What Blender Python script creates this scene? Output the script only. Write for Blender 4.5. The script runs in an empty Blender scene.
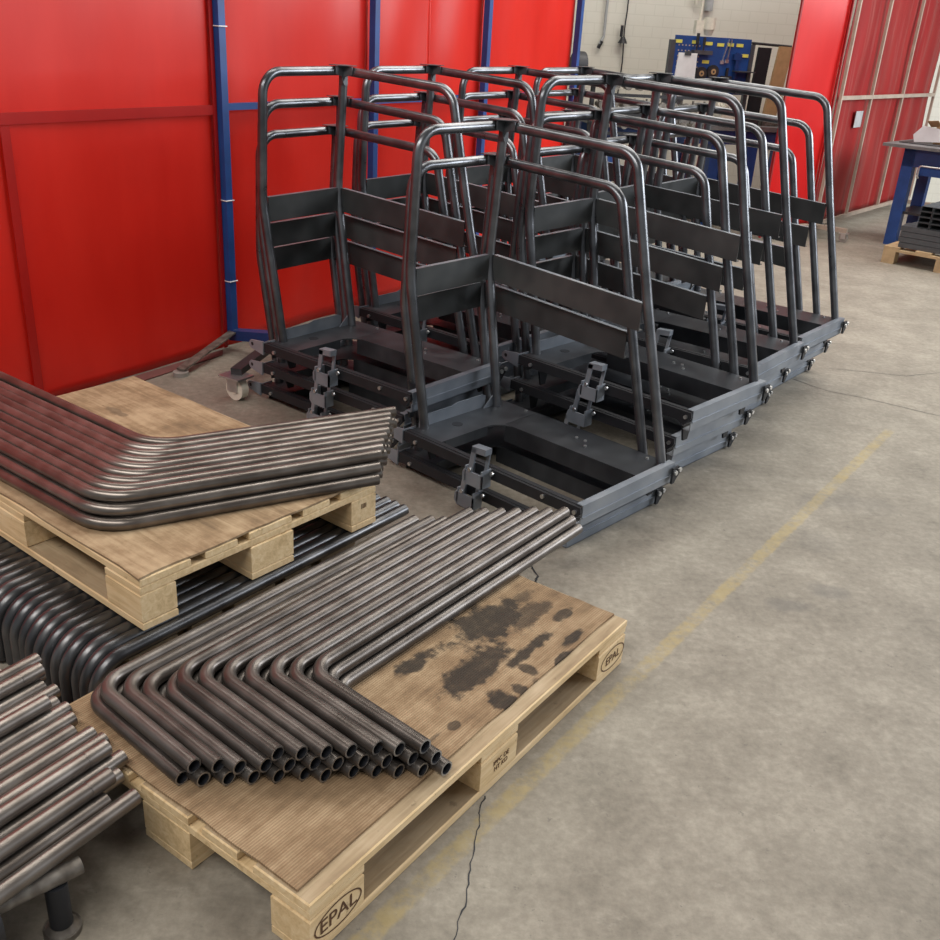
import bpy, math, random
from mathutils import Vector, Matrix
random.seed(7)
R = math.radians
S = bpy.context.scene
COL = S.collection

# ------------------------------------------------------------------ camera
PITCH, ROLL, CAMZ, FPX = R(24.6), R(-3.72), 1.57, 970.0
cam_d = bpy.data.cameras.new('camera')
cam_d.sensor_width = 36.0; cam_d.lens = FPX / 940 * 36.0
cam_d.clip_start = 0.05; cam_d.clip_end = 200
cam = bpy.data.objects.new('camera', cam_d); COL.objects.link(cam)
fw = Vector((0, math.cos(PITCH), -math.sin(PITCH))); rt = Vector((1, 0, 0)); dn = fw.cross(rt)
r2 = math.cos(ROLL) * rt + math.sin(ROLL) * dn
d2 = -math.sin(ROLL) * rt + math.cos(ROLL) * dn
M3 = Matrix((r2, -d2, -fw)).transposed()
cam.matrix_world = Matrix.Translation((0, 0, CAMZ)) @ M3.to_4x4()
S.camera = cam

# ------------------------------------------------------------------ world, lights, exposure
w = bpy.data.worlds.new('world'); S.world = w; w.use_nodes = True
w.node_tree.nodes['Background'].inputs[0].default_value = (0.93, 0.97, 1.0, 1)
w.node_tree.nodes['Background'].inputs[1].default_value = 0.30
def area(name, loc, target, sx, sy, power, col):
    l = bpy.data.lights.new(name, 'AREA'); l.shape = 'RECTANGLE'; l.size = sx; l.size_y = sy
    l.energy = power; l.color = col
    o = bpy.data.objects.new(name, l); COL.objects.link(o); o.location = loc
    o.rotation_euler = (Vector(target) - Vector(loc)).to_track_quat('-Z', 'Y').to_euler()
    return o
area('window_daylight', (8.5, 5.6, 3.4), (1.0, 4.6, 0.4), 7, 2.8, 640, (0.94, 0.97, 1.0))
for k_, (lx, ly, pw) in enumerate(((3.2, 7.4, 340), (-1.0, 4.6, 130))):
    area('highlight_strip', (lx, ly, 5.6), (lx - .4, ly - 1.6, 0), 6, 1.1 + 1.8 * (k_ == 0), pw, (1.0, 0.95, 0.86))  # unseen overhead strips added to give the tubes crisp highlights
area('front_fill', (-2.5, -0.5, 5.0), (-0.4, 3.2, 0.4), 6, 1.1, 250, (1.0, 0.95, 0.88))  # unseen light added at front left to brighten plates, tubes and curtain
S.view_settings.view_transform = 'Standard'; S.view_settings.look = 'None'
S.view_settings.gamma = 1.0; S.view_settings.use_curve_mapping = False
S.view_settings.exposure = 0.0

# ------------------------------------------------------------------ node helpers / materials
class NT:
    def __init__(s, name):
        s.m = bpy.data.materials.new(name); s.m.use_nodes = True
        s.t = s.m.node_tree; s.N = s.t.nodes; s.L = s.t.links
        s.b = s.N['Principled BSDF']; s.out = s.N['Material Output']
    def n(s, ty, **k):
        q = s.N.new(ty)
        for a, v in k.items():
            if a.startswith('i_'):
                s.put(q.inputs[int(a[2:])], v)
            else: setattr(q, a, v)
        return q
    def put(s, sock, v):
        if isinstance(v, bpy.types.NodeSocket): s.L.new(v, sock)
        elif isinstance(v, bpy.types.Node): s.L.new(v.outputs[0], sock)
        else: sock.default_value = v
    def math(s, op, a, b=0.0, c=None, clamp=False):
        q = s.n('ShaderNodeMath', operation=op, use_clamp=clamp); s.put(q.inputs[0], a); s.put(q.inputs[1], b)
        if c is not None: s.put(q.inputs[2], c)
        return q.outputs[0]
    def mix(s, f, a, b, ty='MIX'):
        q = s.n('ShaderNodeMix', data_type='RGBA', blend_type=ty)
        s.put(q.inputs[0], f); s.put(q.inputs[6], a); s.put(q.inputs[7], b); return q.outputs[2]
    def obj(s): return s.n('ShaderNodeTexCoord').outputs['Object']
    def rnd(s): return s.n('ShaderNodeObjectInfo').outputs['Random']
    def mapv(s, v, scale=(1, 1, 1), loc=(0, 0, 0), rot=(0, 0, 0)):
        q = s.n('ShaderNodeMapping'); s.put(q.inputs[0], v); q.inputs[1].default_value = loc
        q.inputs[2].default_value = rot; q.inputs[3].default_value = scale; return q.outputs[0]
    def noise(s, v, scale, detail=4, rough=.55, dist=0.0):
        q = s.n('ShaderNodeTexNoise'); s.put(q.inputs['Vector'], v); q.inputs['Scale'].default_value = scale
        q.inputs['Detail'].default_value = detail; q.inputs['Roughness'].default_value = rough
        q.inputs['Distortion'].default_value = dist; return q.outputs[0]
    def ramp(s, f, stops):
        q = s.n('ShaderNodeValToRGB'); s.put(q.inputs[0], f); e = q.color_ramp.elements
        e[0].position, e[0].color = stops[0][0], (*stops[0][1], 1); e[1].position, e[1].color = stops[-1][0], (*stops[-1][1], 1)
        for p_, c_ in stops[1:-1]:
            k = e.new(p_); k.color = (*c_, 1)
        return q.outputs[0]
    def step(s, f, lo, hi):
        q = s.n('ShaderNodeMapRange', interpolation_type='SMOOTHSTEP'); s.put(q.inputs[0], f)
        q.inputs[1].default_value = lo; q.inputs[2].default_value = hi; return q.outputs[0]
    def bump(s, h, strength=.3, dist=.01):
        q = s.n('ShaderNodeBump'); q.inputs['Strength'].default_value = strength; q.inputs['Distance'].default_value = dist
        s.put(q.inputs['Height'], h); s.L.new(q.outputs[0], s.b.inputs['Normal'])
    def set(s, col=None, rough=None, metal=None):
        if col is not None: s.put(s.b.inputs['Base Color'], col if not isinstance(col, tuple) else (*col, 1))
        if rough is not None: s.put(s.b.inputs['Roughness'], rough)
        if metal is not None: s.put(s.b.inputs['Metallic'], metal)
        return s

def plain(name, col, rough=.5, metal=0.0, var=.12, scale=18.0):
    t = NT(name); v = t.obj()
    n1 = t.noise(v, scale, 4)
    a = tuple(c * (1 - var) for c in col); b = tuple(min(1, c * (1 + var)) for c in col)
    t.set(t.ramp(n1, [(.3, a), (.7, b)]), rough, metal); return t.m

def steel(name, c1, c2, c3, rough, metal=.9, sc=9.0):
    t = NT(name); v = t.obj(); r = t.rnd()
    off = t.n('ShaderNodeVectorMath', operation='ADD'); t.put(off.inputs[0], v)
    cx = t.n('ShaderNodeCombineXYZ'); t.put(cx.inputs[0], t.math('MULTIPLY', r, 7.3)); t.put(cx.inputs[1], t.math('MULTIPLY', r, 3.1)); t.L.new(cx.outputs[0], off.inputs[1])
    n1 = t.noise(off.outputs[0], sc, 2, .5); n2 = t.noise(off.outputs[0], sc * 2.5, 1, .5)
    f = t.math('ADD', t.math('MULTIPLY', n1, .75), t.math('MULTIPLY', n2, .25))
    f = t.math('ADD', f, t.math('MULTIPLY', t.math('SUBTRACT', r, .5), .18))
    t.set(t.ramp(f, [(.32, c1), (.5, c2), (.68, c3)]), None, metal)
    t.put(t.b.inputs['Roughness'], t.math('ADD', t.math('MULTIPLY', n2, .12), rough - .06))
    return t.m

M = {}
M['tube'] = steel('bare_tube_steel', (.15, .13, .117), (.215, .19, .172), (.285, .26, .242), .32, .82)
M['tube_dark'] = steel('dark_tube_steel', (.085, .074, .067), (.128, .113, .104), (.175, .16, .15), .37, .72)
M['cage_tube'] = steel('cage_tube_steel', (.095, .10, .112), (.145, .152, .168), (.21, .22, .24), .30, .85)
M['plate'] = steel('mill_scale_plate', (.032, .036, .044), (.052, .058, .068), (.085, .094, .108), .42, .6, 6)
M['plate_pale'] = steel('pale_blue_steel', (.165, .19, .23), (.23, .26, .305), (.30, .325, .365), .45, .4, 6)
M['board'] = steel('board_steel', (.042, .046, .049), (.066, .071, .075), (.10, .105, .108), .46, .5, 5)
M['bore'] = plain('tube_bore', (.035, .038, .048), .6, .3)
M['rim'] = plain('cut_tube_rim', (.42, .43, .45), .35, .9)
M['gusset'] = steel('gusset_steel', (.06, .065, .075), (.09, .098, .11), (.13, .14, .155), .42, .6, 8)
M['hook_tube'] = steel('blued_tube_steel', (.065, .066, .072), (.10, .103, .11), (.16, .16, .165), .33, .8)
M['bolt'] = plain('bolt_zinc', (.62, .63, .64), .3, .9)
M['black_steel'] = plain('black_steel', (.028, .030, .036), .5, .5)
M['blue'] = plain('blue_paint', (.012, .06, .24), .42, 0, .2, 8)
M['blue_dark'] = plain('deep_blue_paint', (.012, .04, .16), .45, 0, .2, 8)
M['worn_pipe'] = steel('worn_pipe', (.09, .08, .07), (.16, .142, .125), (.26, .24, .215), .5, .6, 30)
M['rubber'] = plain('grey_rubber', (.30, .28, .26), .6)
M['dark'] = plain('dark_iron', (.04, .04, .045), .5, .4)
M['cream'] = plain('cream_plastic', (.72, .69, .60), .5)
M['white'] = plain('white_paper', (.80, .80, .83), .7, 0, .04)
M['yellow'] = plain('yellow_card', (.70, .66, .12), .6)
M['card'] = plain('brown_cardboard', (.42, .26, .13), .8)
M['slate'] = plain('grey_bench_top', (.16, .16, .165), .55, .2, .25, 10)
M['pale_bar'] = plain('pale_frame_paint', (.42, .34, .28), .5, .1, .15, 10)
M['profile'] = plain('grey_profile_steel', (.10, .11, .125), .45, .5)
M['tape'] = plain('grey_tape', (.42, .43, .44), .5)
M['ink'] = plain('burnt_stamp', (.10, .045, .02), .8)
M['wood_far'] = plain('far_pallet_wood', (.50, .36, .21), .8, 0, .2, 12)

def wood(name, dark, mid, light):
    t = NT(name); v = t.obj(); r = t.rnd()
    off = t.n('ShaderNodeVectorMath', operation='ADD'); t.put(off.inputs[0], v)
    cx = t.n('ShaderNodeCombineXYZ'); t.put(cx.inputs[0], t.math('MULTIPLY', r, 9.3)); t.put(cx.inputs[1], t.math('MULTIPLY', r, 5.7)); t.put(cx.inputs[2], t.math('MULTIPLY', r, 2.3)); t.L.new(cx.outputs[0], off.inputs[1])
    g = t.noise(t.mapv(off.outputs[0], (3, 40, 40)), 1.6, 5, .6, .6)
    big = t.noise(off.outputs[0], 7, 4, .6)
    f = t.math('ADD', t.math('MULTIPLY', g, .6), t.math('MULTIPLY', big, .4))
    c = t.ramp(f, [(.30, dark), (.48, mid), (.66, light)])
    spots = t.step(t.noise(off.outputs[0], 26, 4, .65), .63, .74)
    c = t.mix(t.math('MULTIPLY', spots, .55), c, (dark[0] * .35, dark[1] * .32, dark[2] * .3, 1))
    c = t.mix(t.math('MULTIPLY', r, .35), c, (mid[0] * .8, mid[1] * .8, mid[2] * .82, 1))
    t.set(c, .78); t.bump(g, .25, .004); return t.m
M['wood'] = wood('pallet_pine', (.50, .34, .165), (.74, .545, .305), (.88, .70, .45))
M['wood_old'] = wood('aged_pallet_pine', (.36, .26, .16), (.52, .40, .26), (.66, .53, .36))

M['wood_top'] = wood('trodden_pallet_top', (.24, .17, .10), (.38, .285, .175), (.52, .41, .28))
def sheet_mat(name, stains, ribs, tint=(1, 1, 1)):
    t = NT(name); v = t.obj()
    g = t.noise(t.mapv(v, (2, 22, 1)), 2.0, 5, .6, .5); big = t.noise(v, 6.5, 6, .68)
    f = t.math('ADD', t.math('MULTIPLY', g, .4), t.math('MULTIPLY', big, .6))
    k = lambda c: tuple(a * b for a, b in zip(c, tint))
    c = t.ramp(f, [(.32, k((.13, .082, .045))), (.47, k((.29, .192, .108))), (.60, k((.45, .325, .20)))])
    sep = t.n('ShaderNodeSeparateXYZ'); t.put(sep.inputs[0], v)
    if ribs:
        wob = t.math('MULTIPLY', t.noise(v, 3, 2), .004)
        y = t.math('ADD', sep.outputs[1], wob)
        s_ = t.math('SINE', t.math('MULTIPLY', y, 2 * math.pi / .0062))
        s_ = t.math('MULTIPLY_ADD', s_, .5, .5)
        c = t.mix(t.math('MULTIPLY', s_, .42), c, k((.13, .08, .042)) + (1,))
        t.bump(s_, .5, .002)
    # dark oil stains: soft-edged ellipses torn up by noise
    nz = t.noise(v, 14, 5, .65); nz2 = t.noise(v, 45, 3, .6)
    tot = None
    for (cx, cy, rx, ry, st) in stains:
        dx = t.math('DIVIDE', t.math('SUBTRACT', sep.outputs[0], cx), rx)
        dy = t.math('DIVIDE', t.math('SUBTRACT', sep.outputs[1], cy), ry)
        d = t.math('SQRT', t.math('ADD', t.math('MULTIPLY', dx, dx), t.math('MULTIPLY', dy, dy)))
        d = t.math('ADD', d, t.math('MULTIPLY', t.math('SUBTRACT', nz, .5), 2.4))
        mk = t.math('MULTIPLY', t.math('SUBTRACT', 1.0, t.step(d, .6, 1.05)), st)
        tot = mk if tot is None else t.math('MAXIMUM', tot, mk)
    if tot is not None:
        tot = t.math('MULTIPLY', tot, t.math('MULTIPLY_ADD', nz2, .4, .72))
        c = t.mix(t.math('MINIMUM', tot, .93), c, (.018, .012, .008, 1))
        t.put(t.b.inputs['Roughness'], t.math('SUBTRACT', .85, t.math('MULTIPLY', tot, .05)))
    else: t.set(None, .8)
    t.set(c); return t.m

def floor_mat():
    t = NT('worn_concrete'); v = t.obj()
    a = t.noise(v, .55, 5, .6); b = t.noise(v, 4.5, 6, .66); f_ = t.noise(v, 38, 5, .7)
    f = t.math('ADD', t.math('ADD', t.math('MULTIPLY', a, .30), t.math('MULTIPLY', b, .36)), t.math('MULTIPLY', f_, .34))
    c = t.ramp(f, [(.36, (.155, .138, .112)), (.50, (.25, .225, .186)), (.64, (.375, .343, .288))])
    spk = t.step(t.noise(v, 30, 5, .75), .62, .70)
    c = t.mix(t.math('MULTIPLY', spk, .55), c, (.10, .09, .078, 1))
    pale = t.step(t.noise(t.mapv(v, (1.0, 1.8, 1), rot=(0, 0, .5)), 7.5, 6, .75), .58, .72)
    c = t.mix(t.math('MULTIPLY', pale, .26), c, (.52, .485, .42, 1))
    sep = t.n('ShaderNodeSeparateXYZ'); t.put(sep.inputs[0], v)
    # faded yellow floor line, ends by the outer carts
    th = R(54.6); px_, py_ = 1.86, 4.10
    ux, uy = math.cos(th), math.sin(th)
    X = t.math('SUBTRACT', sep.outputs[0], px_); Y = t.math('SUBTRACT', sep.outputs[1], py_)
    al = t.math('ADD', t.math('MULTIPLY', X, ux), t.math('MULTIPLY', Y, uy))
    pe = t.math('ABSOLUTE', t.math('ADD', t.math('MULTIPLY', X, -uy), t.math('MULTIPLY', Y, ux)))
    pe = t.math('ADD', pe, t.math('MULTIPLY', t.math('SUBTRACT', t.noise(v, 30, 4, .7), .5), .022))
    ln = t.math('MULTIPLY', t.math('SUBTRACT', 1.0, t.step(pe, .015, .028)), t.math('SUBTRACT', 1.0, t.step(al, .06, .10)))
    wear = t.step(t.math('ADD', t.math('MULTIPLY', t.noise(v, 7, 5, .7), .6), t.math('MULTIPLY', t.noise(v, 50, 3, .7), .4)), .38, .60)
    ln = t.math('MULTIPLY', ln, t.math('MULTIPLY_ADD', wear, .46, .07))
    c = t.mix(ln, c, (.42, .32, .115, 1))
    # two oily smudges
    nz = t.math('MULTIPLY', t.math('SUBTRACT', t.noise(v, 9, 4), .5), 1.6)
    for (cx, cy, rx, ry, st) in ((1.01, 2.58, .10, .05, .40), (1.17, 2.68, .085, .06, .40), (1.45, 3.35, .22, .10, .22), (1.25, 3.02, .1, .12, .2)):
        dx = t.math('DIVIDE', t.math('SUBTRACT', sep.outputs[0], cx), rx); dy = t.math('DIVIDE', t.math('SUBTRACT', sep.outputs[1], cy), ry)
        d = t.math('ADD', t.math('SQRT', t.math('ADD', t.math('MULTIPLY', dx, dx), t.math('MULTIPLY', dy, dy))), nz)
        c = t.mix(t.math('MULTIPLY', t.math('SUBTRACT', 1.0, t.step(d, .4, 1.1)), st), c, (.12, .115, .11, 1))
    t.set(c); t.put(t.b.inputs['Roughness'], t.math('MULTIPLY_ADD', b, -.3, .78)); t.bump(f_, .2, .004); return t.m
M['floor'] = floor_mat()

def wall_mat():
    t = NT('painted_block_wall'); v = t.obj()
    n = t.noise(v, 1.3, 5, .6)
    c = t.ramp(n, [(.3, (.70, .68, .60)), (.7, (.77, .75, .67))])
    br = t.n('ShaderNodeTexBrick'); t.put(br.inputs['Vector'], t.mapv(v, (1, 1, 1), rot=(R(90), 0, 0)))
    br.inputs['Scale'].default_value = 2.4; br.inputs['Mortar Size'].default_value = .012
    br.inputs['Color1'].default_value = br.inputs['Color2'].default_value = (1, 1, 1, 1); br.inputs['Mortar'].default_value = (.93, .93, .92, 1)
    t.set(t.mix(1.0, c, br.outputs[0], 'MULTIPLY'), .7); return t.m
M['wall'] = wall_mat()

def curtain_mat(name, c1, c2, trans, dust):
    t = NT(name); v = t.obj()
    n = t.noise(t.mapv(v, (2, 2, .5)), 1.6, 4, .6)
    c = t.ramp(n, [(.3, c1), (.7, c2)])
    if dust:
        st = t.step(t.noise(t.mapv(v, (9, 9, .45)), 1.5, 5, .65, .4), .50, .72)
        c = t.mix(t.math('MULTIPLY', st, dust), c, (.55, .27, .24, 1))
    t.set(c, .28 if not dust else .45)
    tr = t.n('ShaderNodeBsdfTranslucent'); t.put(tr.inputs[0], c)
    mx = t.n('ShaderNodeMixShader'); mx.inputs[0].default_value = trans
    t.L.new(t.b.outputs[0], mx.inputs[1]); t.L.new(tr.outputs[0], mx.inputs[2]); t.L.new(mx.outputs[0], t.out.inputs[0])
    return t.m
M['curtain'] = curtain_mat('red_vinyl', (.80, .024, .014), (.90, .040, .024), .35, 0)
M['curtain_dusty'] = curtain_mat('dusty_red_vinyl', (.30, .012, .014), (.44, .022, .022), .28, .32)
M['curtain_bright'] = curtain_mat('bright_red_vinyl', (.70, .014, .014), (.80, .024, .022), .35, 0)

# ------------------------------------------------------------------ mesh helpers
class MB:
    def __init__(s): s.v = []; s.f = []; s.sm = []; s.mi = []
    def add(s, vs, fs, smooth=False, mi=0):
        o = len(s.v); s.v += [tuple(x) for x in vs]
        for f in fs: s.f.append([i + o for i in f]); s.sm.append(smooth); s.mi.append(mi)
        return s
    def box(s, x0, x1, y0, y1, z0, z1, mi=0):
        return s.add([(x0, y0, z0), (x1, y0, z0), (x1, y1, z0), (x0, y1, z0), (x0, y0, z1), (x1, y0, z1), (x1, y1, z1), (x0, y1, z1)],
                     [(0, 3, 2, 1), (4, 5, 6, 7), (0, 1, 5, 4), (1, 2, 6, 5), (2, 3, 7, 6), (3, 0, 4, 7)], mi=mi)
    def obox(s, p, q, wd, hd, up=(0, 0, 1), mi=0):
        p, q = Vector(p), Vector(q); d = (q - p).normalized(); u = Vector(up); sd = d.cross(u).normalized(); u = sd.cross(d)
        vs = [c + sd * a * wd / 2 + u * b * hd / 2 for c in (p, q) for a, b in ((-1, -1), (1, -1), (1, 1), (-1, 1))]
        return s.add(vs, [(0, 3, 2, 1), (4, 5, 6, 7), (0, 1, 5, 4), (1, 2, 6, 5), (2, 3, 7, 6), (3, 0, 4, 7)], mi=mi)
    def prism(s, poly, ax, t0, t1, mi=0):
        # poly of 2-D points extruded along axis ax (0,1,2)
        def P(a, b, t): return [(t, a, b), (a, t, b), (a, b, t)][ax]
        n = len(poly); vs = [P(a, b, t0) for a, b in poly] + [P(a, b, t1) for a, b in poly]
        fs = [list(range(n))[::-1], [n + i for i in range(n)]] + [(i, (i + 1) % n, n + (i + 1) % n, n + i) for i in range(n)]
        return s.add(vs, fs, mi=mi)
    def cyl(s, p, q, r, n=14, mi=0, r1=None):
        return s.tube([p, q], r, n, cap=True, mi=mi, r1=r1)
    def tube(s, path, r, n=14, cap=True, mi=0, r1=None, hollow=None, bore_mi=1, depth=.06):
        P = [Vector(path[0])]
        for q in path[1:]:          # keep the quads short on long straight runs
            q = Vector(q); nseg = max(1, int((q - P[-1]).length / .10)) if r1 is None else 1; p_ = P[-1].copy()
            P += [p_.lerp(q, (k + 1) / nseg) for k in range(nseg)]
        m = len(P)
        T = [(P[min(i + 1, m - 1)] - P[max(i - 1, 0)]).normalized() for i in range(m)]
        ref = Vector((0, 0, 1)) if abs(T[0].z) < .9 else Vector((1, 0, 0))
        N = T[0].cross(ref).normalized(); rings = []
        def ring(c, Nn, Tn, rr):
            B = Tn.cross(Nn); return [c + (math.cos(2 * math.pi * k / n) * Nn + math.sin(2 * math.pi * k / n) * B) * rr for k in range(n)]
        frames = []
        for i in range(m):
            if i: N = (N - T[i] * N.dot(T[i])).normalized()
            rr = r if r1 is None else r + (r1 - r) * i / (m - 1)
            rings.append(ring(P[i], N, T[i], rr)); frames.append(N.copy())
        vs = [v for g in rings for v in g]
        fs = [(i * n + k, i * n + (k + 1) % n, (i + 1) * n + (k + 1) % n, (i + 1) * n + k) for i in range(m - 1) for k in range(n)]
        s.add(vs, fs, True, mi)
        for e, sg in ((0, 1), (m - 1, -1)):
            if hollow:
                a = rings[e]; b = ring(P[e], frames[e], T[e], hollow); c = ring(P[e] + T[e] * sg * depth, frames[e], T[e], hollow)
                rim = [(k, (k + 1) % n, n + (k + 1) % n, n + k) for k in range(n)]
                if sg > 0: rim = [f[::-1] for f in rim]
                s.add(a + b, [f[::1] for f in rim], False, 2 if bore_mi == 1 else mi)
                s.add(b + c, rim, True, bore_mi); s.add(c, [list(range(n)) if sg < 0 else list(range(n))[::-1]], False, bore_mi)
            elif cap:
                s.add(rings[e], [list(range(n))[::-1] if sg > 0 else list(range(n))], False, mi)
        return s
    def mesh(s, name, mats):
        me = bpy.data.meshes.new(name); me.from_pydata(s.v, [], s.f); me.update()
        for i, p in enumerate(me.polygons): p.use_smooth = s.sm[i]; p.material_index = s.mi[i]
        for m_ in (mats if isinstance(mats, (list, tuple)) else [mats]): me.materials.append(M[m_] if isinstance(m_, str) else m_)
        return me
    def build(s, name, mats, parent=None, loc=None, rz=None):
        return put(name, s.mesh(name, mats), parent, loc, rz)
def put(name, me, parent=None, loc=None, rz=None):
    o = bpy.data.objects.new(name, me); COL.objects.link(o); o.parent = parent
    if loc is not None: o.location = loc
    if rz is not None: o.rotation_euler = (0, 0, rz)
    return o
def tag(o, label=None, cat=None, group=None, kind=None):
    if label: o['label'] = label
    if cat: o['category'] = cat
    if group: o['group'] = group
    if kind: o['kind'] = kind
    return o
def thing(name, label, cat, loc=(0, 0, 0), rz=0, group=None):
    return tag(put(name, None, None, loc, rz), label, cat, group)
def copy_tree(o, parent=None):
    c = o.copy(); COL.objects.link(c); c.parent = parent
    for ch in list(o.children): copy_tree(ch, c)
    return c
def fillet(pts, rad, seg=7):
    P = [Vector(p) for p in pts]; out = [P[0]]
    for i in range(1, len(P) - 1):
        a, b, c = P[i - 1], P[i], P[i + 1]; u = (a - b).normalized(); v = (c - b).normalized()
        ang = math.acos(max(-1, min(1, u.dot(v)))); r_ = rad[i - 1]
        t = min(r_ / math.tan(ang / 2), .48 * (a - b).length, .48 * (c - b).length); r_ = t * math.tan(ang / 2)
        cen = b + (u + v).normalized() * (r_ / math.sin(ang / 2)); s0 = b + u * t - cen; s1 = b + v * t - cen
        tot = s0.angle(s1); axis = s0.cross(s1).normalized()
        for k in range(seg + 1): out.append(cen + Matrix.Rotation(tot * k / seg, 3, axis) @ s0)
    out.append(P[-1]); return out
def dirv(deg): return Vector((math.cos(R(deg)), math.sin(R(deg)), 0))

# ------------------------------------------------------------------ setting: floor, walls
fl = MB().add([(-14, -6, 0), (16, -6, 0), (16, 18, 0), (-14, 18, 0)], [(0, 1, 2, 3)]).build('floor', 'floor')
tag(fl, 'worn grey concrete floor with a faded yellow line', kind='structure')
def crack(pts, wd):
    b = MB(); L = []; Q = [Vector((x, y, .0008)) for x, y in pts]; fine = []
    for i in range(len(Q) - 1):
        for k in range(6):
            p = Q[i].lerp(Q[i + 1], k / 6); fine.append(p + Vector((random.uniform(-1, 1), random.uniform(-1, 1), 0)) * .003)
    fine.append(Q[-1])
    for i, p in enumerate(fine):
        d = (fine[min(i + 1, len(fine) - 1)] - fine[max(i - 1, 0)]).normalized(); n = Vector((-d.y, d.x, 0))
        ww = wd * random.uniform(.5, 1.2) / 2; L += [p + n * ww, p - n * ww]
    return b.add(L, [(2 * i, 2 * i + 1, 2 * i + 3, 2 * i + 2) for i in range(len(fine) - 1)]).build('crack', 'black_steel', fl)
crack([(.082, 1.68), (.071, 1.635), (.067, 1.576), (.053, 1.466), (.047, 1.39), (.029, 1.308), (.0, 1.2)], .0032)
crack([(.225, 2.80), (.216, 2.725), (.236, 2.665), (.226, 2.60), (.16, 2.3)], .006)
crack([(1.55, 4.93), (1.779, 4.66), (1.919, 4.60), (2.235, 4.40), (2.9, 3.9)], .004)
crack([(1.9, 5.05), (2.3, 5.0), (2.75, 5.2)], .003)
wl = MB()
WD = dirv(10); W0 = Vector((1.5, 11.15, 0))
wo = MB().box(-16, 14, 0, .2, 0, 6).build('wall_back', 'wall', None, tuple(W0), R(10)); tag(wo, 'white painted block wall', kind='structure')

ce = MB().box(-14, 16, -6, 18, 7.0, 7.2).build('ceiling', 'slate'); tag(ce, 'dark grey hall ceiling', kind='structure')
# ------------------------------------------------------------------ pallets (1200 x 800 x 144)
BOARD_Y = [(0, .145), (.1875, .2875), (.3275, .4725), (.5125, .6125), (.655, .8)]
def pb(x0, x1, y0, y1, z0, z1):
    # chamfered board / block
    c = .003; b = MB()
    ring = lambda i, z: [(x0 + i, y0 + i, z), (x1 - i, y0 + i, z), (x1 - i, y1 - i, z), (x0 + i, y1 - i, z)]
    vs = ring(c, z0) + ring(0, z0 + c) + ring(0, z1 - c) + ring(c, z1)
    fs = [(3, 2, 1, 0), (12, 13, 14, 15)] + [(4 * k + i, 4 * k + (i + 1) % 4, 4 * k + 4 + (i + 1) % 4, 4 * k + 4 + i) for k in range(3) for i in range(4)]
    b.add(vs, fs); b.mi[1] = 1; return b
def cen_board(name, mat, root, x0, x1, y0, y1, z0, z1, jit=True):
    lx, ly, lz = x1 - x0, y1 - y0, z1 - z0
    key = (mat, round(lx, 3), round(ly, 3), round(lz, 3))
    if key not in _bm: _bm[key] = pb(-lx / 2, lx / 2, -ly / 2, ly / 2, -lz / 2, lz / 2).mesh(name, [mat, 'wood_top' if name == 'top_board' else mat])
    j = random.uniform(-.002, .002) if jit else 0
    return put(name, _bm[key], root, ((x0 + x1) / 2 + j, (y0 + y1) / 2 + j, (z0 + z1) / 2))
_bm = {}
def text_mesh(txt, size, mat):
    cu = bpy.data.curves.new('stamp_text', 'FONT'); cu.body = txt; cu.size = size; cu.align_x = 'CENTER'; cu.align_y = 'CENTER'; cu.extrude = .0003
    ob = bpy.data.objects.new('stamp_text', cu); COL.objects.link(ob)
    bpy.context.view_layer.update()
    me = bpy.data.meshes.new_from_object(ob.evaluated_get(bpy.context.evaluated_depsgraph_get()))
    bpy.data.objects.remove(ob); me.materials.clear(); me.materials.append(M[mat]); return me
def oval(rx, rz, wd):
    b = MB(); n = 28; vs = []
    for k in range(n):
        a = 2 * math.pi * k / n; vs += [(rx * math.cos(a), rz * math.sin(a), 0), ((rx - wd) * math.cos(a), (rz - wd) * math.sin(a), 0)]
    return b.add(vs, [(2 * k, (2 * k + 2) % (2 * n), (2 * k + 3) % (2 * n), 2 * k + 1) for k in range(n)])
def stamp(block, txt, size, face, off, ov=True, tilt=0):
    # face 'front' = local -y side of the pallet, 'end' = local -x side
    rot = (R(90), R(-tilt), 0) if face == 'front' else (R(90), R(-tilt), R(-90))
    o = put('stamp', text_mesh(txt, size, 'ink'), block, off); o.rotation_euler = rot
    if ov:
        q = oval(.064, .033, .0035).build('stamp_ring', 'ink', block, off); q.rotation_euler = rot
def make_pallet(label, loc, rz, mat, flip=False, stamps=None):
    root = thing('pallet', label, 'pallet', loc, rz)
    sy = -1 if flip else 1
    def Y(a, b): return (a, b) if not flip else (-b, -a)
    blocks = {}
    for (a, b) in BOARD_Y: cen_board('top_board', mat, root, 0, 1.2, *Y(a, b), .122, .144)
    for x0 in (0, .5275, 1.055): cen_board('stringer_board', mat, root, x0, x0 + .145, *Y(0, .8), .100, .122)
    for i, x0 in enumerate((0, .5275, 1.055)):
        for j, (a, b) in enumerate(((0, .1), (.3275, .4725), (.7, .8))):
            blocks[i, j] = cen_board('block', mat, root, x0, x0 + .145, *Y(a, b), .022, .100)
    for (a, b) in ((0, .1), (.3275, .4725), (.7, .8)): cen_board('bottom_board', mat, root, 0, 1.2, *Y(a, b), 0, .022)
    return root, blocks
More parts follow.
